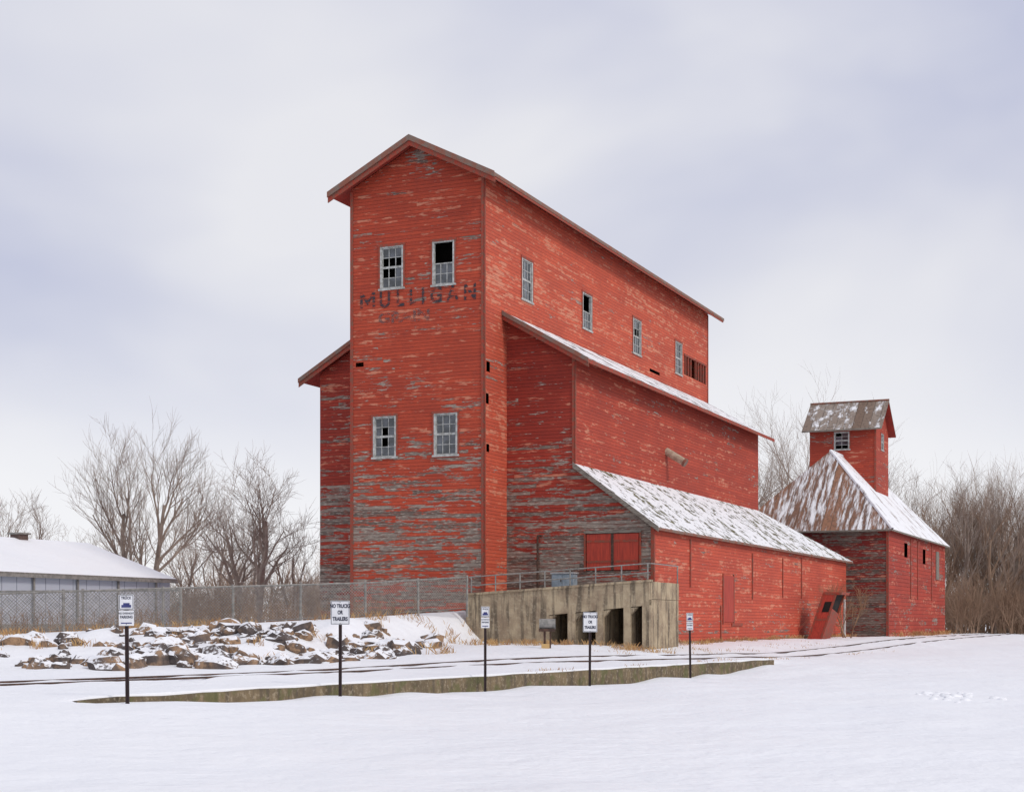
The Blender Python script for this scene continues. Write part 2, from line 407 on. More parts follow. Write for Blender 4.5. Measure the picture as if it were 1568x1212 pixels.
# annex
AU0,AU1,V1,VA=-9.66,3.27,2.44,33.6; AZ=13.25; AS=.577
def za(u): return AZ+(4.09-u)*AS if u>-3 else AZ+(u+10.5)*AS
mb=MB()
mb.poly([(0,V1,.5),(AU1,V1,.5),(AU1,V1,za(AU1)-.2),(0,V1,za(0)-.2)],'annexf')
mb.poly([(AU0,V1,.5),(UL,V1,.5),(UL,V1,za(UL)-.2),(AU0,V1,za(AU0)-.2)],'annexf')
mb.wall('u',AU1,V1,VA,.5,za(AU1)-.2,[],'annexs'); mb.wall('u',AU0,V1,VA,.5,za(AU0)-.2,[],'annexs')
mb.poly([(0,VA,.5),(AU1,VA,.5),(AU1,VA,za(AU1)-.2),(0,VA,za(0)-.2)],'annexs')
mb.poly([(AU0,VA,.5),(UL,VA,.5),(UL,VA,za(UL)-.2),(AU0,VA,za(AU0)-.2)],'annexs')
mb.done('annex_walls',GE)
mb=MB()
mb.slab([(0.005,1.9,za(0)),(0.005,34.35,za(0)),(4.09,34.35,AZ),(4.09,1.9,AZ)],.14,'roofa','soffit','fascia')
mb.slab([(UL-.005,1.9,za(UL)),(-10.5,1.9,AZ),(-10.5,34.35,AZ),(UL-.005,34.35,za(UL))],.14,'roofa','soffit','fascia')
for (p,q_) in (((.01,za(.01)),(4.12,AZ-.02)),((UL-.01,za(UL-.01)),(-10.53,AZ-.02))):
    for vf,z1,z2,mt in ((1.86,.04,-.16,'fascia'),(1.93,-.14,-.36,'trimred')):
        a=[(p[0],vf,p[1]+z1),(q_[0],vf,q_[1]+z1),(q_[0],vf,q_[1]+z2),(p[0],vf,p[1]+z2)]
        b=[(r[0],r[1]+.04,r[2]) for r in a]
        mb.poly(a,mt); mb.poly(b[::-1],mt)
        for i in range(4):
            j=(i+1)%4; mb.poly([a[i],a[j],b[j],b[i]],mt)
mb.box(4.09,4.12,1.9,34.35,AZ-.2,AZ-.02,'trimred')
mb.box(AU1-.12,AU1+.03,V1-.03,V1-.001,8.8,13.4,'trimred'); mb.box(AU1+.001,AU1+.03,V1-.03,V1+.13,8.8,13.4,'trimred')
mb.done('annex_roof',GE)
# lean-to
SU=6.92; ZS0=8.75; ZS1=5.85; SLs=(ZS0-ZS1)/(7.2-3.27)
def zs(u): return ZS0-(u-3.27)*SLs
mb=MB()
dh=(3.8,6.28,4.02,5.66)
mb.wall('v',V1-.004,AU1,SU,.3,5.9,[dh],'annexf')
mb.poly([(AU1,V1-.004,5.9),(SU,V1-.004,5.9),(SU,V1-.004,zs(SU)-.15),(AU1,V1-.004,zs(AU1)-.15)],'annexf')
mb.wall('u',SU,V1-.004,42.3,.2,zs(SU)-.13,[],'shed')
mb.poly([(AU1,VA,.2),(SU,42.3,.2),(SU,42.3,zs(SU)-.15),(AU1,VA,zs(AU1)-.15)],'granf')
mb.done('lean_to_walls',GE)
mb=MB()
mb.slab([(3.275,2.2,ZS0),(3.275,33.6,ZS0),(7.2,43.3,ZS1),(7.2,2.2,ZS1)],.12,'roofs','greywood','fascia')
a=[(3.27,2.17,ZS0+.05),(7.22,2.17,ZS1+.03),(7.22,2.17,ZS1-.2),(3.27,2.17,ZS0-.2)]; b=[(r[0],r[1]+.04,r[2]) for r in a]
mb.poly(a,'greywood'); mb.poly(b[::-1],'greywood')
for i in range(4): mb.poly([a[i],a[(i+1)%4],b[(i+1)%4],b[i]],'greywood')
mb.box(SU-.12,SU+.03,V1-.035,V1-.006,.3,5.9,'trimred'); mb.box(SU+.001,SU+.03,V1-.03,V1+.13,.3,5.8,'trimred')
mb.done('lean_to_roof',GE)
mb=MB(); y0=V1-.03
mid=(dh[0]+dh[1])/2
mb.box(dh[0]+.04,mid-.02,y0,y0+.06,dh[2]+.03,dh[3]-.03,'door'); mb.box(mid+.02,dh[1]-.04,y0,y0+.06,dh[2]+.03,dh[3]-.03,'door')
mb.box(dh[0]-.08,dh[1]+.08,y0-.04,y0+.02,dh[3],dh[3]+.12,'greywood')
mb.box(dh[0]-.08,dh[0]+.0,y0-.03,y0+.02,dh[2],dh[3]-.003,'trimred'); mb.box(dh[1],dh[1]+.08,y0-.03,y0+.02,dh[2],dh[3]-.003,'trimred')
mb.box(mid-.06,mid+.06,y0-.02,y0-.002,dh[2]+.03,dh[3]-.03,'rust')
for a_ in (dh[0]+.05,mid+.07): mb.box(a_,a_+1.1,y0-.012,y0-.001,dh[2]+.35,dh[2]+.45,'trimred'); mb.box(a_,a_+1.1,y0-.012,y0-.001,dh[3]-.4,dh[3]-.3,'trimred')
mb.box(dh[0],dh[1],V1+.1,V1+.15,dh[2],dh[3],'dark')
mb.done('loading_doors',GE)
mb=MB()
for (v,z0,z1,w) in ((7.6,3.4,5.6,.14),(13.0,1.7,4.2,.16),(14.9,1.7,4.2,.16),(18.5,3.0,5.4,.14),(29.5,3.2,5.6,.14),(12.6,.9,2.6,.12),(25.0,3.2,5.4,.12)):
    mb.box(SU+.004,SU+.05,v,v+w,z0,z1,'trimred')
mb.box(SU+.004,SU+.04,13.16,14.9,1.8,4.1,'door')
mb.box(SU+.004,SU+.045,14.6,16.6,1.6,1.75,'trimred')
mb.box(SU+.002,SU+.07,V1+.2,V1+.75,1.2,2.3,'greywood')
mb.box(SU+.002,SU+.06,2.6,42.0,.6,.9,'greywood')
mb.done('side_boards',GE)
mb=MB()
mb.tube((3.25,15.3,10.6),(4.3,15.3,9.95),.20,.19,14,'tan',True)
mb.tube((4.22,15.3,10.0),(4.33,15.3,9.93),.22,.22,14,'fascia',True)
mb.done('grain_spout',GE)
mb=MB(); mb.tube((1.55,V1-.12,3.3),(1.55,V1-.12,5.6),.05,.05,8,'rust',True); mb.tube((1.55,V1-.12,5.6),(1.75,V1-.12,5.6),.05,.05,8,'rust',True)
mb.done('vent_pipe',GE)
def text(body,size,loc,mat,parent,name,rotz=0,bold=.0,sx=1.0):
    cu=bpy.data.curves.new('t','FONT'); cu.body=body; cu.size=size; cu.align_x='CENTER'; cu.offset=bold
    to=bpy.data.objects.new('t',cu); COL.objects.link(to); bpy.context.view_layer.update()
    me=bpy.data.meshes.new_from_object(to.evaluated_get(bpy.context.evaluated_depsgraph_get()))
    bpy.data.objects.remove(to)
    me.transform(Matrix.Translation(loc)@Matrix.Rotation(rotz,4,'Z')@Matrix.Rotation(math.radians(90),4,'X')@Matrix.Diagonal((sx,1,1,1)))
    me.materials.clear(); me.materials.append(mat); me.name=name
    o=bpy.data.objects.new(name,me); COL.objects.link(o); o.parent=parent; return o
# hand-painted M as strokes
mb=MB(); M['ink_']=M['ink']
def stroke(p,q_,w): mb.poly([(p[0]-w,-.022,p[1]),(p[0]+w,-.022,p[1]),(q_[0]+w,-.022,q_[1]),(q_[0]-w,-.022,q_[1])],'ink')
mx0,mx1,mz0,mz1=-6.05,-5.42,15.85,16.55
for xx in (mx0,mx1): stroke((xx,mz0),(xx,mz1),.065)
mm=(mx0+mx1)/2
mb.poly([(mx0+.066,-.022,mz1),(mx0+.066,-.022,mz1-.22),(mm,-.022,mz0+.12),(mm,-.022,mz0+.36)],'ink'); mb.poly([(mx1-.066,-.022,mz1),(mm+.001,-.022,mz0+.36),(mm+.001,-.022,mz0+.12),(mx1-.066,-.022,mz1-.22)],'ink')
mb.done('letter_1',GE)
for i,(ch,pu) in enumerate(zip('ULLIGAN',(-4.86,-4.1,-3.45,-2.95,-2.3,-1.5,-.66))):
    text(ch,1.0,(pu,-.022,15.83),M['ink'],GE,'letter_%d'%(i+2),bold=.022,sx=.84)
text('GRAIN',.66,(-3.9,-.022,15.12),M['ink2'],GE,'ghost_letters',bold=.02,sx=1.3)

# ---------------------------------------------------------------- ramp
RP=empty('concrete_loading_ramp')
mb=MB(); RV=-1.5; RU0,RU1=-.15,8.05
def zt(u): return 2.93+(u/8.0)*.5
def zb(u): return 2.05+(u-3.36)/4.7*.42
def prism(pts,v0,v1,mt):
    a=[(p[0],v0,p[1]) for p in pts]; b=[(p[0],v1,p[1]) for p in pts]
    mb.poly(a,mt); mb.poly(b[::-1],mt)
    for i in range(len(pts)):
        j=(i+1)%len(pts); mb.poly([a[i],a[j],b[j],b[i]],mt)
prism([(RU0,.3),(3.36,.3),(3.36,zb(3.36)),(RU1,zb(RU1)),(RU1,zt(RU1)),(RU0,zt(RU0))],RV,RV+.3,'conc')
prism([(3.36,zb(3.36)+.25),(RU1,zb(RU1)+.25),(RU1,zt(RU1)-.004),(3.36,zt(3.36)-.004)],RV+.3,V1-.02,'conc')
prism([(RU0,.3),(3.36,.3),(3.36,zt(3.36)-.004),(RU0,zt(RU0)-.004)],RV+.3,V1-.7,'conc')
for (a,bv) in ((3.36,.3),(4.5,.34),(5.74,.34),(6.95,.3),(7.75,.3)):
    mb.box(a,a+bv,RV+.003,V1-.05,.3,zb(a)+.26,'conc')
    if a<7.5: prism([(a+bv,zb(a)),(a+bv+.28,zb(a)+.02),(a+bv,zb(a)-.3)],RV+.02,RV+.25,'conc')
mb.box(3.5,7.9,V1-.3,V1-.1,.3,3.0,'greywood')
prism([(RU0-.05,zt(0)-.02),(RU1+.05,zt(RU1)-.02),(RU1+.05,zt(RU1)+.07),(RU0-.05,zt(0)+.07)],RV-.06,RV+.35,'conc')
mb.done('ramp_body',RP)
mb=MB()
for i in range(8):
    u=RU0+.2+i*(RU1-RU0-.3)/7; mb.tube((u,RV+.12,zt(u)),(u,RV+.12,zt(u)+.75),.03,.03,6,'steel',True)
for h in (.38,.75): mb.tube((RU0+.1,RV+.12,zt(0)+h+.02),(RU1,RV+.12,zt(RU1)+h-.02),.028,.028,6,'steel')
mb.tube((RU1,RV+.12,zt(RU1)+.73),(RU1,V1-.1,zt(RU1)+.73),.025,.025,6,'steel')
mb.tube((RU1,V1-.2,zt(RU1)),(RU1,V1-.2,zt(RU1)+.75),.028,.028,6,'steel')
mb.done('guard_rail',RP)

# ---------------------------------------------------------------- granary
GR=empty('wooden_granary')
cu0,cu1,cv0,cv1=-1.05,9.4,43.8,69.1
mb=MB()
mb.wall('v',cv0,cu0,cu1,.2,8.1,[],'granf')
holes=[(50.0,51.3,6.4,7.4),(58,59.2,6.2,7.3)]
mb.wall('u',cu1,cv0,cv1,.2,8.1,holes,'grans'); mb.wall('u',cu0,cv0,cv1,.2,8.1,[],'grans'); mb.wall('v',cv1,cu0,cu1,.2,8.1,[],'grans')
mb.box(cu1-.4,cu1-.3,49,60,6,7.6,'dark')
mb.box(cu1-.12,cu1+.03,cv0-.03,cv0-.001,.2,7.9,'trimred'); mb.box(cu1+.001,cu1+.03,cv0-.03,cv0+.15,.2,7.9,'trimred')
for v in (52.5,55.5,62): mb.box(cu1+.002,cu1+.05,v,v+.2,3.5+.0,7.8,'trimred')
mb.box(cu1+.002,cu1+.06,64.2,65.6,5.2,7.4,'greywood')
mb.done('granary_walls',GR)
mb=MB(); e0,e1,f0,f1=-1.4,9.75,43.4,69.5; ap=4.2; h0,h1=8.0,14.1; a0,a1=50.1,63.5
mb.slab([(e0,f0,h0),(e1,f0,h0),(ap,a0,h1)],.12,'roofcf','greywood','greywood')
mb.slab([(e1,f0,h0),(e1,f1,h0),(ap,a1,h1),(ap,a0,h1)],.12,'roofc','greywood','greywood')
mb.slab([(e1,f1,h0),(e0,f1,h0),(ap,a1,h1)],.12,'roofc','greywood','greywood')
mb.slab([(e0,f1,h0),(e0,f0,h0),(ap,a0,h1),(ap,a1,h1)],.12,'roofc','greywood','greywood')
mb.tube((ap,a0,h1),(e1,f0,h0),.11,.11,6,'roofc'); mb.tube((ap,a0,h1),(ap,a1,h1),.1,.1,6,'roofc')
mb.done('granary_roof',GR)
mb=MB(); k0,k1,l0,l1=1.77,6.65,54.1,59.1; ez,rz=16.4,18.4; lm=(l0+l1)/2
cw=(3.6,4.7,14.6,15.9)
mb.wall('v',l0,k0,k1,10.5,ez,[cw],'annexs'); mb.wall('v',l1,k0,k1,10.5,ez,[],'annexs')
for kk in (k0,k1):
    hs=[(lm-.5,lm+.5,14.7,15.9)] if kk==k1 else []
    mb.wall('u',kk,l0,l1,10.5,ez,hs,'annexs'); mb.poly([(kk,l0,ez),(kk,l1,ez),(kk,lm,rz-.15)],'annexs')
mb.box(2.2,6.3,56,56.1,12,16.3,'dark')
mb.box(k0-.02,k1+.02,l0-.03,l0-.002,ez-.5,ez-.25,'trimred'); mb.box(k1-.1,k1+.03,l0-.03,l0-.002,11,ez-.5,'trimred')
mb.done('cupola_walls',GR)
mb=MB(); sl=(rz-ez)/(lm-l0); ov=.45
mb.slab([(k0-.5,l0-ov,ez-ov*sl),(k1+.5,l0-ov,ez-ov*sl),(k1+.5,lm,rz),(k0-.5,lm,rz)],.12,'roofk','soffit','greywood')
mb.slab([(k0-.5,lm,rz),(k1+.5,lm,rz),(k1+.5,l1+ov,ez-ov*sl),(k0-.5,l1+ov,ez-ov*sl)],.12,'roofk','soffit','greywood')
mb.tube((k0-.52,lm,rz),(k1+.52,lm,rz),.1,.1,6,'fascia',True)
mb.done('cupola_roof',GR)
window('v',l0,-1,*cw,'cupola_window',cols=2,parent=GR,missing=((0,1,0),(1,0,1),(0,0,0)))
window('u',k1,1,lm-.5,lm+.5,14.7,15.9,'cupola_side_window',cols=2,parent=GR)

# ---------------------------------------------------------------- metal shed left
MS=empty('metal_shed')
mb=MB(); x0,x1,y0,y1=-30.3,-19.6,-26,4.3
mb.wall('u',x1,y0,y1,.5,3.95,[],'rib'); mb.wall('u',x0,y0,y1,.5,3.95,[],'rib')
for y in (y0,y1): mb.poly([(x0,y,.5),(x1,y,.5),(x1,y,3.95),((x0+x1)/2,y,5.75),(x0,y,3.95)],'rib')
mb.box(x1+.002,x1+.06,y0,y1,.5,1.7,'greywood')
for v in range(-24,4,3): mb.box(x1+.06,x1+.12,v,v+.1,.5,3.9,'steel')
mb.done('shed_walls',MS)
mb=MB(); xm=(x0+x1)/2
mb.slab([(xm,y0-.3,5.95),(x1+.25,y0-.3,4.0),(x1+.25,y1+.25,4.0),(xm,y1+.25,5.95)],.10,'snow','steel','steel')
mb.slab([(xm,y0-.3,5.95),(xm,y1+.25,5.95),(x0-.25,y1+.25,4.0),(x0-.25,y0-.3,4.0)],.10,'snow','steel','steel')
mb.box(x1+.25,x1+.33,y0-.3,y1+.25,3.78,3.93,'steel')
mb.done('shed_roof',MS)
mb=MB(); mb.box(xm-.3,xm+.3,-1.0,-.4,5.6,6.12,'brick'); mb.box(xm-.4,xm+.4,-1.1,-.3,6.12,6.2,'steel'); mb.done('roof_vent',MS)

# ---------------------------------------------------------------- fence
def fence(name,pts,step=2.9,mesh=.115,wire=.017):
    mb=MB(); P=[]
    for i in range(len(pts)-1):
        a,b=pts[i],pts[i+1]; L=math.hypot(b[0]-a[0],b[1]-a[1]); n=max(1,round(L/step))
        for k in range(n): 
            t=k/n; P.append(tuple(lerp(a[j],b[j],t) for j in range(4)))
    P.append(pts[-1])
    for (x,y,zb_,zt_) in P: mb.tube((x,y,zb_-.3),(x+random.uniform(-.02,.02),y,zt_+.08),.055,.055,6,'steel',True)
    for i in range(len(P)-1):
        a,b=P[i],P[i+1]; L=math.hypot(b[0]-a[0],b[1]-a[1])
        mb.tube((a[0],a[1],a[3]),(b[0],b[1],b[3]),.042,.042,6,'steel')
        mb.tube((a[0],a[1],a[2]+.08),(b[0],b[1],b[2]+.08),.018,.018,4,'steel')
        H=((a[3]-a[2])+(b[3]-b[2]))/2-.08
        def pt(s,h): 
            t=s/L; return (lerp(a[0],b[0],t),lerp(a[1],b[1],t)-.055,lerp(a[2],b[2],t)+.08+h)
        for sg in (1,-1):
            k=-H
            while k<L:
                s0,s1=(k,k+H); h0,h1=0,H
                if s0<0: h0=-s0; s0=0
                if s1>L: h1=H-(s1-L); s1=L
                if s1>s0:
                    if sg==-1: h0,h1=H-h0,H-h1
                    w=wire*.7
                    mb.poly([pt(s0,h0-w),pt(s1,h1-w),pt(s1,h1+w),pt(s0,h0+w)],'steel')
                k+=mesh
    return mb.done(name)
F=[(-46,52,1.05,2.6),(-19.7,56,1.26,2.74),(-12.9,58,1.56,3.02),(-5.7,61,1.96,3.30),(-1.9,66.2,2.3,3.68)]
fence('chain_link_fence',F)
fence('chain_link_fence',[(-40,61,1.2,2.9),(-21,62.5,1.3,3.0),(-13.2,62.5,1.5,3.05)],3.3,.16)

# ---------------------------------------------------------------- railroad track
mb=MB()
TR=[(-24,21),(-17,28.5),(-11.4,35.2),(-5.5,43.6),(0,51.3),(4.5,57.2),(8.2,62.4),(12.5,70),(18,82),(24.5,97),(33,115),(41,132),(60,175)]
def cat(P,t):
    i=min(int(t),len(P)-2); f=t-i; p=[P[max(0,i-1)],P[i],P[i+1],P[min(len(P)-1,i+2)]]
    return tuple(.5*((2*p[1][k])+(-p[0][k]+p[2][k])*f+(2*p[0][k]-5*p[1][k]+4*p[2][k]-p[3][k])*f*f+(-p[0][k]+3*p[1][k]-3*p[2][k]+p[3][k])*f**3) for k in (0,1))
cl=[cat(TR,i*(len(TR)-1)/260) for i in range(261)]
for off in (-.72,.72):
    pts=[]
    for i in range(1,len(cl)-1):
        dx,dy=cl[i+1][0]-cl[i-1][0],cl[i+1][1]-cl[i-1][1]; L=math.hypot(dx,dy); nx,ny=-dy/L,dx/L
        x,y=cl[i][0]+nx*off,cl[i][1]+ny*off; pts.append((x,y,gz(x,y,False)-.018))
    for w,h0,h1 in ((.035,0,.05),(.06,-.1,-.05)):
        for i in range(len(pts)-1):
            a,b=Vector(pts[i]),Vector(pts[i+1]); d=(b-a); nn=Vector((-d.y,d.x,0)).normalized()*w
            qd=[a-nn,b-nn,b+nn,a+nn]; mb.slab([(p.x,p.y,p.z+h1) for p in qd],h1-h0,'rust','rust','rust')
mb.done('railroad_track')

# ---------------------------------------------------------------- rocks
bm=bmesh.new(); bmesh.ops.create_icosphere(bm,subdivisions=2,radius=1); bv=[v.co.copy() for v in bm.verts]; bf=[tuple(v.index for v in f.verts) for f in bm.faces]; bm.free()
mb=MB(); mi=mb.m('rock'); cnt=0; tries=0
while cnt<350 and tries<40000:
    tries+=1
    x=random.uniform(-19.5,-.2); yc=interp(CY,x); toe=interp(TOE,x); d=random.uniform(1.0,toe+.2); y=yc-d
    px=784+2400*x/y
    dens=ss(-60,330,px)*.85+.15; dens*= ss(.9,4.5,d)
    if (px<560 and noise.noise(Vector((x*.55,y*.55,1)))<-.1) or random.random()>dens: continue
    u,v=LUV(x,y)
    if u>-.3+ (0 if v>-3 else (-(v+3))*.35): continue
    r=random.choice((.13,.17,.2,.24,.3,.36,.44))*random.uniform(.85,1.2)
    sx,sy,sz=r*random.uniform(.8,1.5),r*random.uniform(.8,1.3),r*random.uniform(.6,1.0)
    R=Matrix.Rotation(random.random()*6.28,3,'Z')@Matrix.Rotation(random.uniform(-.6,.6),3,'X'); z=gz(x,y)+sz*random.uniform(-.4,.35)
    b=len(mb.v); so=random.random()*50
    for c in bv:
        k=1+.45*noise.noise(c*1.2+Vector((so,0,0)))+.15*noise.noise(c*3+Vector((so,4,0)))
        qv=R@Vector((c.x*sx*k,c.y*sy*k,c.z*sz*k)); mb.v.append((x+qv.x,y+qv.y,z+qv.z))
    for f in bf: mb.f.append(tuple(b+i for i in f)); mb.mi.append(mi)
    cnt+=1
mb.done('rock_riprap')

# ---------------------------------------------------------------- dry grass
def blades(mb,x,y,n,h,spread,mat):
    for _ in range(n):
        a=random.random()*6.28; rr=spread*random.random(); px,py=x+math.cos(a)*rr,y+math.sin(a)*rr; z=gz(px,py)-.03
        hh=h*random.uniform(.4,1.2); lx,ly=random.gauss(0,.35)*hh,random.gauss(0,.35)*hh; w=random.uniform(.008,.016); an=random.random()*3.14
        wx,wy=math.cos(an)*w,math.sin(an)*w
        mb.poly([(px-wx,py-wy,z),(px+wx,py+wy,z),(px+lx*.5+wx*.6,py+ly*.5+wy*.6,z+hh*.65),(px+lx,py+ly,z+hh)],mat)
mb=MB()
for _ in range(170):
    x=random.uniform(-22,-.5); d=random.uniform(-.4,10); y=interp(CY,x)-d
    if noise.noise(Vector((x*.35,y*.5,4)))<.12: continue
    blades(mb,x,y,24,.30,.4,'grass')
for _ in range(60):
    x=random.uniform(-24,-2); blades(mb,x,interp(CY,x)-random.uniform(-.3,.7),14,.28,.4,'grass')
for _ in range(190):
    v=random.uniform(2.4,42)
    if noise.noise(Vector((v*.3,2,2)))<-.1: continue
    X=W(SU+random.uniform(.05,.7),v); blades(mb,X[0],X[1],14,.25,.4,'grass')
for _ in range(80):
    X=W(random.uniform(.2,9.5),RV-random.uniform(.1,2.2)); blades(mb,X[0],X[1],14,.26,.4,'grass')
for _ in range(60):
    i=random.randint(112,178); o=random.choice((-1.4,1.5,2.4))+random.gauss(0,.3); x,y=cl[i]; blades(mb,x-o*.8,y+o*.5,8,.13,.4,'grass')
for _ in range(50):
    t=random.uniform(16,WL); s=random.uniform(.15,.5); x,y=P0[0]+DD[0]*t+NN[0]*s,P0[1]+DD[1]*t+NN[1]*s
    if noise.noise(Vector((t*.3,0,8)))>.0: blades(mb,x,y,8,.12,.3,'grass')
for _ in range(40):
    X=W(cu1+random.uniform(.1,.8),random.uniform(44,69)); blades(mb,X[0],X[1],14,.4,.5,'grass')
mb.done('dry_grass')
mb=MB(); mi=mb.m('snow'); random.seed(3)
for i in range(40):
    x=random.gauss(10.6,.45); y=38+random.gauss(0,.9)+(x-10.6)*.9
    r=random.uniform(.03,.11); b=len(mb.v); so=random.random()*40; z=gz(x,y)-r*.2
    for c in bv:
        k=1+.4*noise.noise(c*1.5+Vector((so,0,0))); mb.v.append((x+c.x*r*k*1.6,y+c.y*r*k*1.3,z+c.z*r*k*.8))
    for f in bf: mb.f.append(tuple(b+i for i in f)); mb.mi.append(mi)
mb.done('snow_clods',smooth=True)

# ---------------------------------------------------------------- trees
def branch(mb,p,d,L,r,lvl,maxl,nch,mat,spread,up,sides):
    ns=4 if lvl==0 else (3 if lvl<3 else 2)
    pts=[tuple(p)]; rs=[r]; dirs=[d.copy()]; qv=Vector(p); end=.35 if lvl<maxl else .4
    for i in range(ns):
        d=(d+Vector((random.gauss(0,.14),random.gauss(0,.14),random.gauss(0,.09)+up*.12))).normalized()
        qv=qv+d*(L/ns); pts.append(tuple(qv)); rs.append(r*(1-(1-end)*(i+1)/ns)); dirs.append(d.copy())
    mb.path(pts,rs,sides if lvl<2 else 3,mat)
    if lvl>=maxl: return
    n=nch[lvl]
    for c in range(n):
        t=(.28+.72*(c+random.random())/n) if lvl else (.22+.78*(c+.5*random.random())/n)
        t=min(t,.999); fi=t*ns; i=int(fi); f=fi-i
        a,b=Vector(pts[i]),Vector(pts[i+1]); pos=a.lerp(b,f); dd=dirs[i+1]
        ang=math.radians(random.uniform(22,52))*spread; az=random.random()*6.283
        x=dd.cross(Vector((0,0,1)) if abs(dd.z)<.95 else Vector((1,0,0))).normalized(); y=dd.cross(x)
        nd=(dd*math.cos(ang)+(x*math.cos(az)+y*math.sin(az))*math.sin(ang)); nd.z+=.12*up; nd.normalize()
        ll=L*random.uniform(.48,.72)*(1.0-.35*t*(lvl==0)); rr=max(.009,(rs[i]*(1-f)+rs[i+1]*f)*random.uniform(.5,.68))
        branch(mb,pos,nd,ll,rr,lvl+1,maxl,nch,mat,spread,up,sides)
def tree(mb,x,y,h,r,maxl=4,nch=(8,6,5,4),mat='bark',spread=1.0,up=1.0,stems=1,sides=6,lean=.28):
    z=gz(x,y,False)-.2; a0=random.random()*6.28
    for s in range(stems):
        a=a0+s*6.283/stems; tl=0 if stems==1 else lean
        d=Vector((math.cos(a)*tl,math.sin(a)*tl,1)).normalized()
        branch(mb,Vector((x+.2*math.cos(a)*(stems>1),y+.2*math.sin(a)*(stems>1),z)),d,h*.62*random.uniform(.9,1.05),r,0,maxl,nch,mat,spread,up,sides)
def PX(px,Y): return (px-784)/2400*Y
random.seed(21)
for (px,Y,h,r,st,sp,nc,ln) in ((222,105,14.2,.28,2,.8,(8,7,5,4),.22),(392,92,10.8,.24,3,1.15,(6,5,5,4),.5),(286,100,8.5,.14,1,1.0,(8,5,4,4),.2),(14,100,10.0,.20,2,1.0,(6,5,4,4),.3),(452,98,7.6,.14,2,1.1,(5,4,4,4),.3),(165,112,8.5,.16,2,1.0,(6,5,4,3),.3),(338,104,9.0,.16,2,1.0,(6,5,4,4),.3)):
    mb=MB(); tree(mb,PX(px,Y),Y,h,r,4,nc,'bark',sp,1.0,st,lean=ln); mb.done('bare_tree')
for (px,Y,h) in ((1128,150,22),(1190,150,19.5),(1385,150,18),(1262,165,24.5),(1312,165,23.5),(1225,160,18),(1440,155,15.5),(1500,150,16.5),(1552,148,16)):
    mb=MB(); tree(mb,PX(px,Y),Y,h,.34,4,(8,6,5,4),'bark',1.0,1.0,1); mb.done('bare_tree')
mb=MB(); random.seed(5)
for i in range(54):
    px=random.uniform(1435,1760); Y=random.uniform(140,185)
    tree(mb,PX(px,Y),Y,random.uniform(10,18),random.uniform(.12,.25),3,(10,7,6),'bark2' if i%2 else 'bark',.85,1.0,1,4)
for i in range(360):
    px=random.uniform(1440,1760); Y=random.uniform(134,165)
    tree(mb,PX(px,Y),Y,random.uniform(2.5,8),.06,2,(8,6),'bark2',1.1,.8,2,3)
mb.done('distant_tree_line')
mb=MB()
for i in range(46):
    px=random.uniform(-200,520); Y=random.uniform(120,160)
    tree(mb,PX(px,Y),Y,random.uniform(5.5,9.5),random.uniform(.08,.16),3,(8,6,5),'bark2',1.0,1.0,1,4)
for i in range(220):
    px=random.uniform(-100,540); Y=random.uniform(88,125)
    tree(mb,PX(px,Y),Y,random.uniform(2,4.5),.04,2,(8,6),'bark2',1.1,.8,2,3)
mb.done('distant_hedgerow')
mb=MB()
for i in range(150):
    x=random.uniform(-24,-4); y=interp(CY,x)+random.uniform(.3,5)
    if LUV(x,y)[1]>-.8: continue
    tree(mb,x,y,random.uniform(.6,1.7),.018,1,(7,),'weed',1.0,1.0,2,3)
mb.done('weed_brush')
mb=MB(); X=W(8.6,34.5); tree(mb,X[0],X[1],4.2,.05,3,(8,6,4),'weed',.9,1.0,3,4); mb.done('bare_shrub')

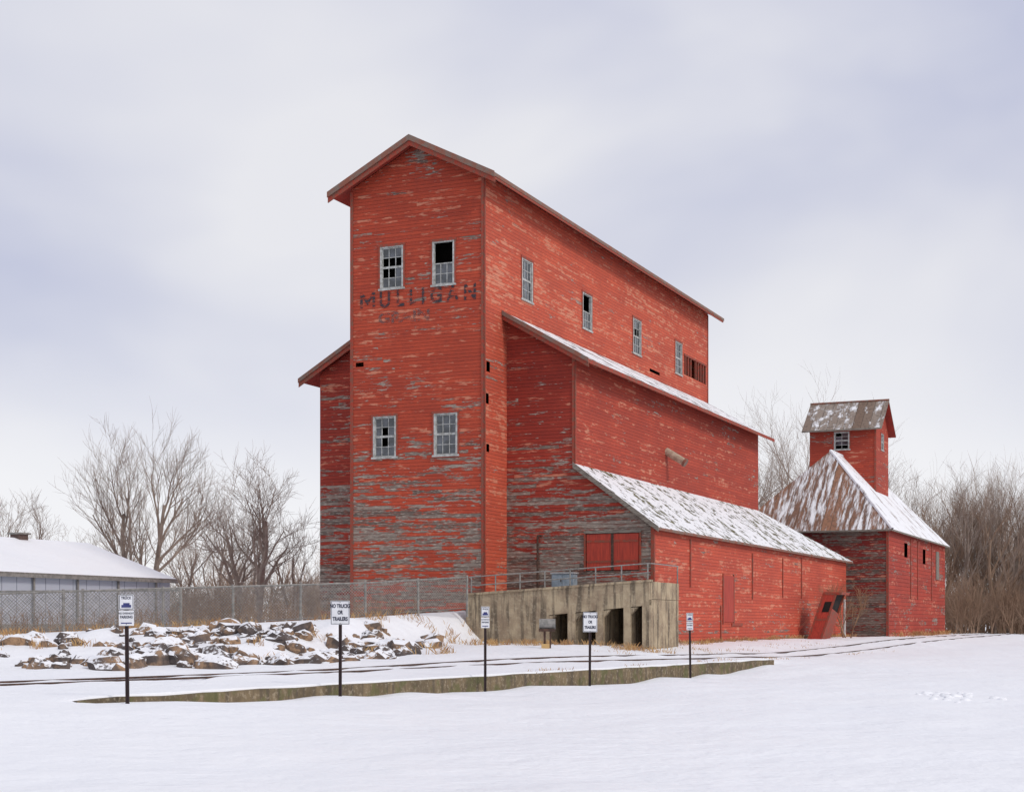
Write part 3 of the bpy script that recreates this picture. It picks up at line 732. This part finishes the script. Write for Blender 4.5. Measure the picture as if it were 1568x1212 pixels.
# ---------------------------------------------------------------- signs
def sign(px,Y,top,w,h,kind):
    x=PX(px,Y); zg=gz(x,Y); e=empty('parking_sign' if kind!='nt' else 'no_trucks_sign',(x,Y,0),random.uniform(-.08,.08))
    e.rotation_euler[1]=random.uniform(-.012,.012)
    m=MB()
    m.box(-.035,.035,0,.012,zg-.3,top-.02,'post'); m.box(-.035,-.022,-.025,-.0005,zg-.3,top-.02,'post'); m.box(.022,.035,-.025,-.0005,zg-.3,top-.02,'post')
    m.done('post',e)
    m=MB(); zb_=top-h
    def border(z0,z1):
        for qq in ((-w/2+.01,w/2-.01,z1-.02,z1-.01),(-w/2+.01,w/2-.01,z0+.01,z0+.02),(-w/2+.01,-w/2+.02,z0+.02,z1-.02),(w/2-.02,w/2-.01,z0+.02,z1-.02)):
            m.box(qq[0],qq[1],-.037,-.0345,qq[2],qq[3],'signk')
    m.tube((0,-.045,top-.03),(0,-.03,top-.03),.009,.009,8,'steel',True); m.tube((0,-.045,zb_+.03),(0,-.03,zb_+.03),.009,.009,8,'steel',True)
    if kind=='nt':
        m.box(-w/2,w/2,-.034,-.029,zb_,top,'signw'); border(zb_,top)
        m.done('panel',e)
        s=w*.2
        for i,(tx) in enumerate(('NO TRUCKS','OR','TRAILERS')):
            text(tx,s*1.35,(0,-.0375,top-h*.29-i*h*.27),M['signk'],e,'text_%d'%i,bold=.005,sx=.70)
    else:
        hm=zb_+h*.5
        m.box(-w/2,w/2,-.034,-.029,zb_,hm-.008,'signw'); m.box(-w/2,w/2,-.034,-.029,hm+.008,top,'signw'); border(hm+.008,top)
        m.box(-w*.32,w*.32,-.037,-.0345,hm+.05,hm+.10,'signb'); m.box(-w*.2,w*.22,-.0368,-.0345,hm+.10,hm+.135,'signb')
        m.box(-w*.36,w*.36,-.037,-.0345,zb_+.04,zb_+.06,'signb')
        m.done('panel',e)
        text('TRUCK',w*.24,(0,-.0375,top-.085),M['signk'],e,'text_0',bold=.002,sx=.85)
        text('NO OVERNIGHT',w*.18,(0,-.0375,hm-.075),M['signk'],e,'text_1',bold=.001,sx=.75); text('PARKING',w*.25,(0,-.0375,hm-.15),M['signk'],e,'text_2',bold=.002,sx=.8)
sign(195.5,29.3,2.25,.28,.58,'p'); sign(521,35,2.22,.43,.53,'nt'); sign(743,41,2.16,.22,.56,'p'); sign(903,46.1,2.05,.42,.58,'nt'); sign(1057,52.9,2.08,.22,.58,'p')

# ---------------------------------------------------------------- small things
UM=empty('utility_meter',(1.3,58.6,0),0); z=gz(1.3,58.6); m=MB()
m.box(-.12,-.04,-.04,.04,z-.2,z+.75,'rust'); m.box(.1,.16,-.04,.04,z-.2,z+.75,'rust')
m.tube((-.28,0,z+.9),(.32,0,z+.9),.2,.2,14,'steel',True); m.box(-.3,.3,-.18,.18,z+.62,z+.72,'rust'); m.box(-.2,.1,-.15,.1,z-.1,z+.16,'grass'); m.done('meter_body',UM)
e=empty('electrical_cabinet',W(3.2,1.4,0)); m=MB(); z=zt(3.2)
m.box(-.5,.5,-.25,.25,z,z+.75,'cab'); m.box(-.55,.55,-.3,.3,z+.75,z+.81,'tank'); m.box(-.46,-.02,-.27,-.252,z+.06,z+.7,'cab'); m.box(.02,.46,-.27,-.252,z+.06,z+.7,'cab'); m.box(-.07,-.04,-.3,-.271,z+.4,z+.5,'rust'); m.done('cabinet_body',e)
e=empty('leaning_red_chute',W(7.5,28.5,0)); zz=gz(*W(7.5,28.5)[:2])-.1
m=MB()
def pt(a,b,h): return (a+h*.28,b+h*.25,zz+h)
w_,dp,H=.85,2.2,2.75
def quad(p,mt): m.poly([pt(*x) for x in p],mt)
quad([(0,0,0),(w_,0,0),(w_,0,H),(0,0,H)],'door'); quad([(w_,0,0),(w_,dp,0),(w_,dp,1.6),(w_,0,1.9)],'trimred'); quad([(0,0,0),(0,dp,0),(0,dp,H),(0,0,H)],'trimred'); quad([(0,dp,0),(w_,dp,0),(w_,dp,H),(0,dp,H)],'trimred')
quad([(0,0,H),(w_+.25,0,H),(w_+.25,dp,H),(0,dp,H)],'door'); quad([(0,0,H+.1),(w_+.25,0,H+.1),(w_+.25,dp,H+.1),(0,dp,H+.1)],'snow'); quad([(0,-.02,H-.05),(w_+.25,-.02,H-.05),(w_+.25,-.02,H+.11),(0,-.02,H+.11)],'trimred'); quad([(w_+.26,0,H-.05),(w_+.26,dp,H-.05),(w_+.26,dp,H+.11),(w_+.26,0,H+.11)],'trimred')
quad([(w_-.1,.05,1.6),(w_-.1,dp-.05,1.6),(w_-.1,dp-.05,H),(w_-.1,.05,H)],'dark')
quad([(.0,-.02,0),(.12,-.02,0),(.12,-.02,H),(.0,-.02,H)],'trimred'); quad([(w_-.12,-.02,0),(w_,-.02,0),(w_,-.02,H),(w_-.12,-.02,H)],'trimred')
quad([(.12,-.02,1.2),(w_-.12,-.02,1.2),(w_-.12,-.02,1.32),(.12,-.02,1.32)],'trimred'); quad([(.3,-.015,1.7),(w_-.15,-.015,1.7),(w_-.15,-.015,2.3),(.3,-.015,2.3)],'dark')
m.box(-.9,-.8,.2,.3,zz,zz+.9,'door'); m.poly([(-1.2,.3,zz+.05),(-1.1,.3,zz+.0),(.1,.3,zz+1.3),(.0,.3,zz+1.35)],'trimred')
m.done('chute_panels',e)
e=empty('white_post',W(7.6,38.5,0)); m=MB(); m.tube((0,0,.3),(0,0,3.2),.09,.09,8,'white',True); m.tube((0,0,3.2),(0,0,3.3),.12,.05,8,'white',True); m.done('pipe',e)

# ---------------------------------------------------------------- sky & light
w=bpy.data.worlds.new('World'); sc.world=w; w.use_nodes=True; t=w.node_tree; bg=t.nodes['Background']
sun_el,sun_az=math.radians(38),math.radians(128)
sky=t.nodes.new('ShaderNodeTexSky'); sky.sky_type='NISHITA'; sky.sun_disc=False; sky.sun_elevation=sun_el; sky.sun_rotation=sun_az
tc=t.nodes.new('ShaderNodeTexCoord')
mp=t.nodes.new('ShaderNodeMapping'); mp.inputs['Scale'].default_value=(1.0,1.0,1.7); mp.inputs['Location'].default_value=(.62,.1,.2); mp.inputs['Rotation'].default_value=(0,.25,0)
t.links.new(tc.outputs['Generated'],mp.inputs[0])
nz=t.nodes.new('ShaderNodeTexNoise'); nz.inputs['Scale'].default_value=2.6; nz.inputs['Detail'].default_value=4; nz.inputs['Roughness'].default_value=.45; nz.inputs['Distortion'].default_value=.25
t.links.new(mp.outputs[0],nz.inputs['Vector'])
rp=t.nodes.new('ShaderNodeValToRGB'); rp.color_ramp.elements[0].position=.36; rp.color_ramp.elements[0].color=(.54,.565,.71,1); rp.color_ramp.elements[1].position=.60; rp.color_ramp.elements[1].color=(.80,.80,.84,1)
t.links.new(nz.outputs['Fac'],rp.inputs[0])
sp=t.nodes.new('ShaderNodeSeparateXYZ'); t.links.new(tc.outputs['Generated'],sp.inputs[0])
mr=t.nodes.new('ShaderNodeMapRange'); mr.interpolation_type='SMOOTHSTEP'; mr.inputs[1].default_value=-.02; mr.inputs[2].default_value=.24; mr.inputs[3].default_value=1; mr.inputs[4].default_value=0; t.links.new(sp.outputs[2],mr.inputs[0])
mx=t.nodes.new('ShaderNodeMix'); mx.data_type='RGBA'; t.links.new(mr.outputs[0],mx.inputs[0]); t.links.new(rp.outputs[0],mx.inputs[6]); mx.inputs[7].default_value=(.93,.93,.95,1)
sc10=t.nodes.new('ShaderNodeMix'); sc10.data_type='RGBA'; sc10.blend_type='MULTIPLY'; sc10.inputs[0].default_value=1; t.links.new(mx.outputs[2],sc10.inputs[6]); sc10.inputs[7].default_value=(10,10,10,1); sc10.clamp_result=False
m2=t.nodes.new('ShaderNodeMix'); m2.data_type='RGBA'; m2.inputs[0].default_value=.96; t.links.new(sky.outputs[0],m2.inputs[6]); t.links.new(sc10.outputs[2],m2.inputs[7])
t.links.new(m2.outputs[2],bg.inputs[0]); bg.inputs[1].default_value=.103
L=bpy.data.lights.new('sun','SUN'); L.energy=1.45; L.angle=math.radians(12); L.color=(1,.93,.84)
lo=bpy.data.objects.new('sun',L); COL.objects.link(lo)
dv=Vector((math.sin(sun_az)*math.cos(sun_el),math.cos(sun_az)*math.cos(sun_el),math.sin(sun_el)))
lo.rotation_euler=dv.to_track_quat('Z','Y').to_euler()
# ---------------------------------------------------------------- camera
cam=bpy.data.cameras.new('camera'); co=bpy.data.objects.new('camera',cam); COL.objects.link(co); sc.camera=co
co.location=(0,0,1.7); co.rotation_euler=(math.radians(90),0,0)
cam.sensor_width=36; cam.lens=36*2400/1568; cam.shift_y=(955-606)/1568; cam.clip_end=5000
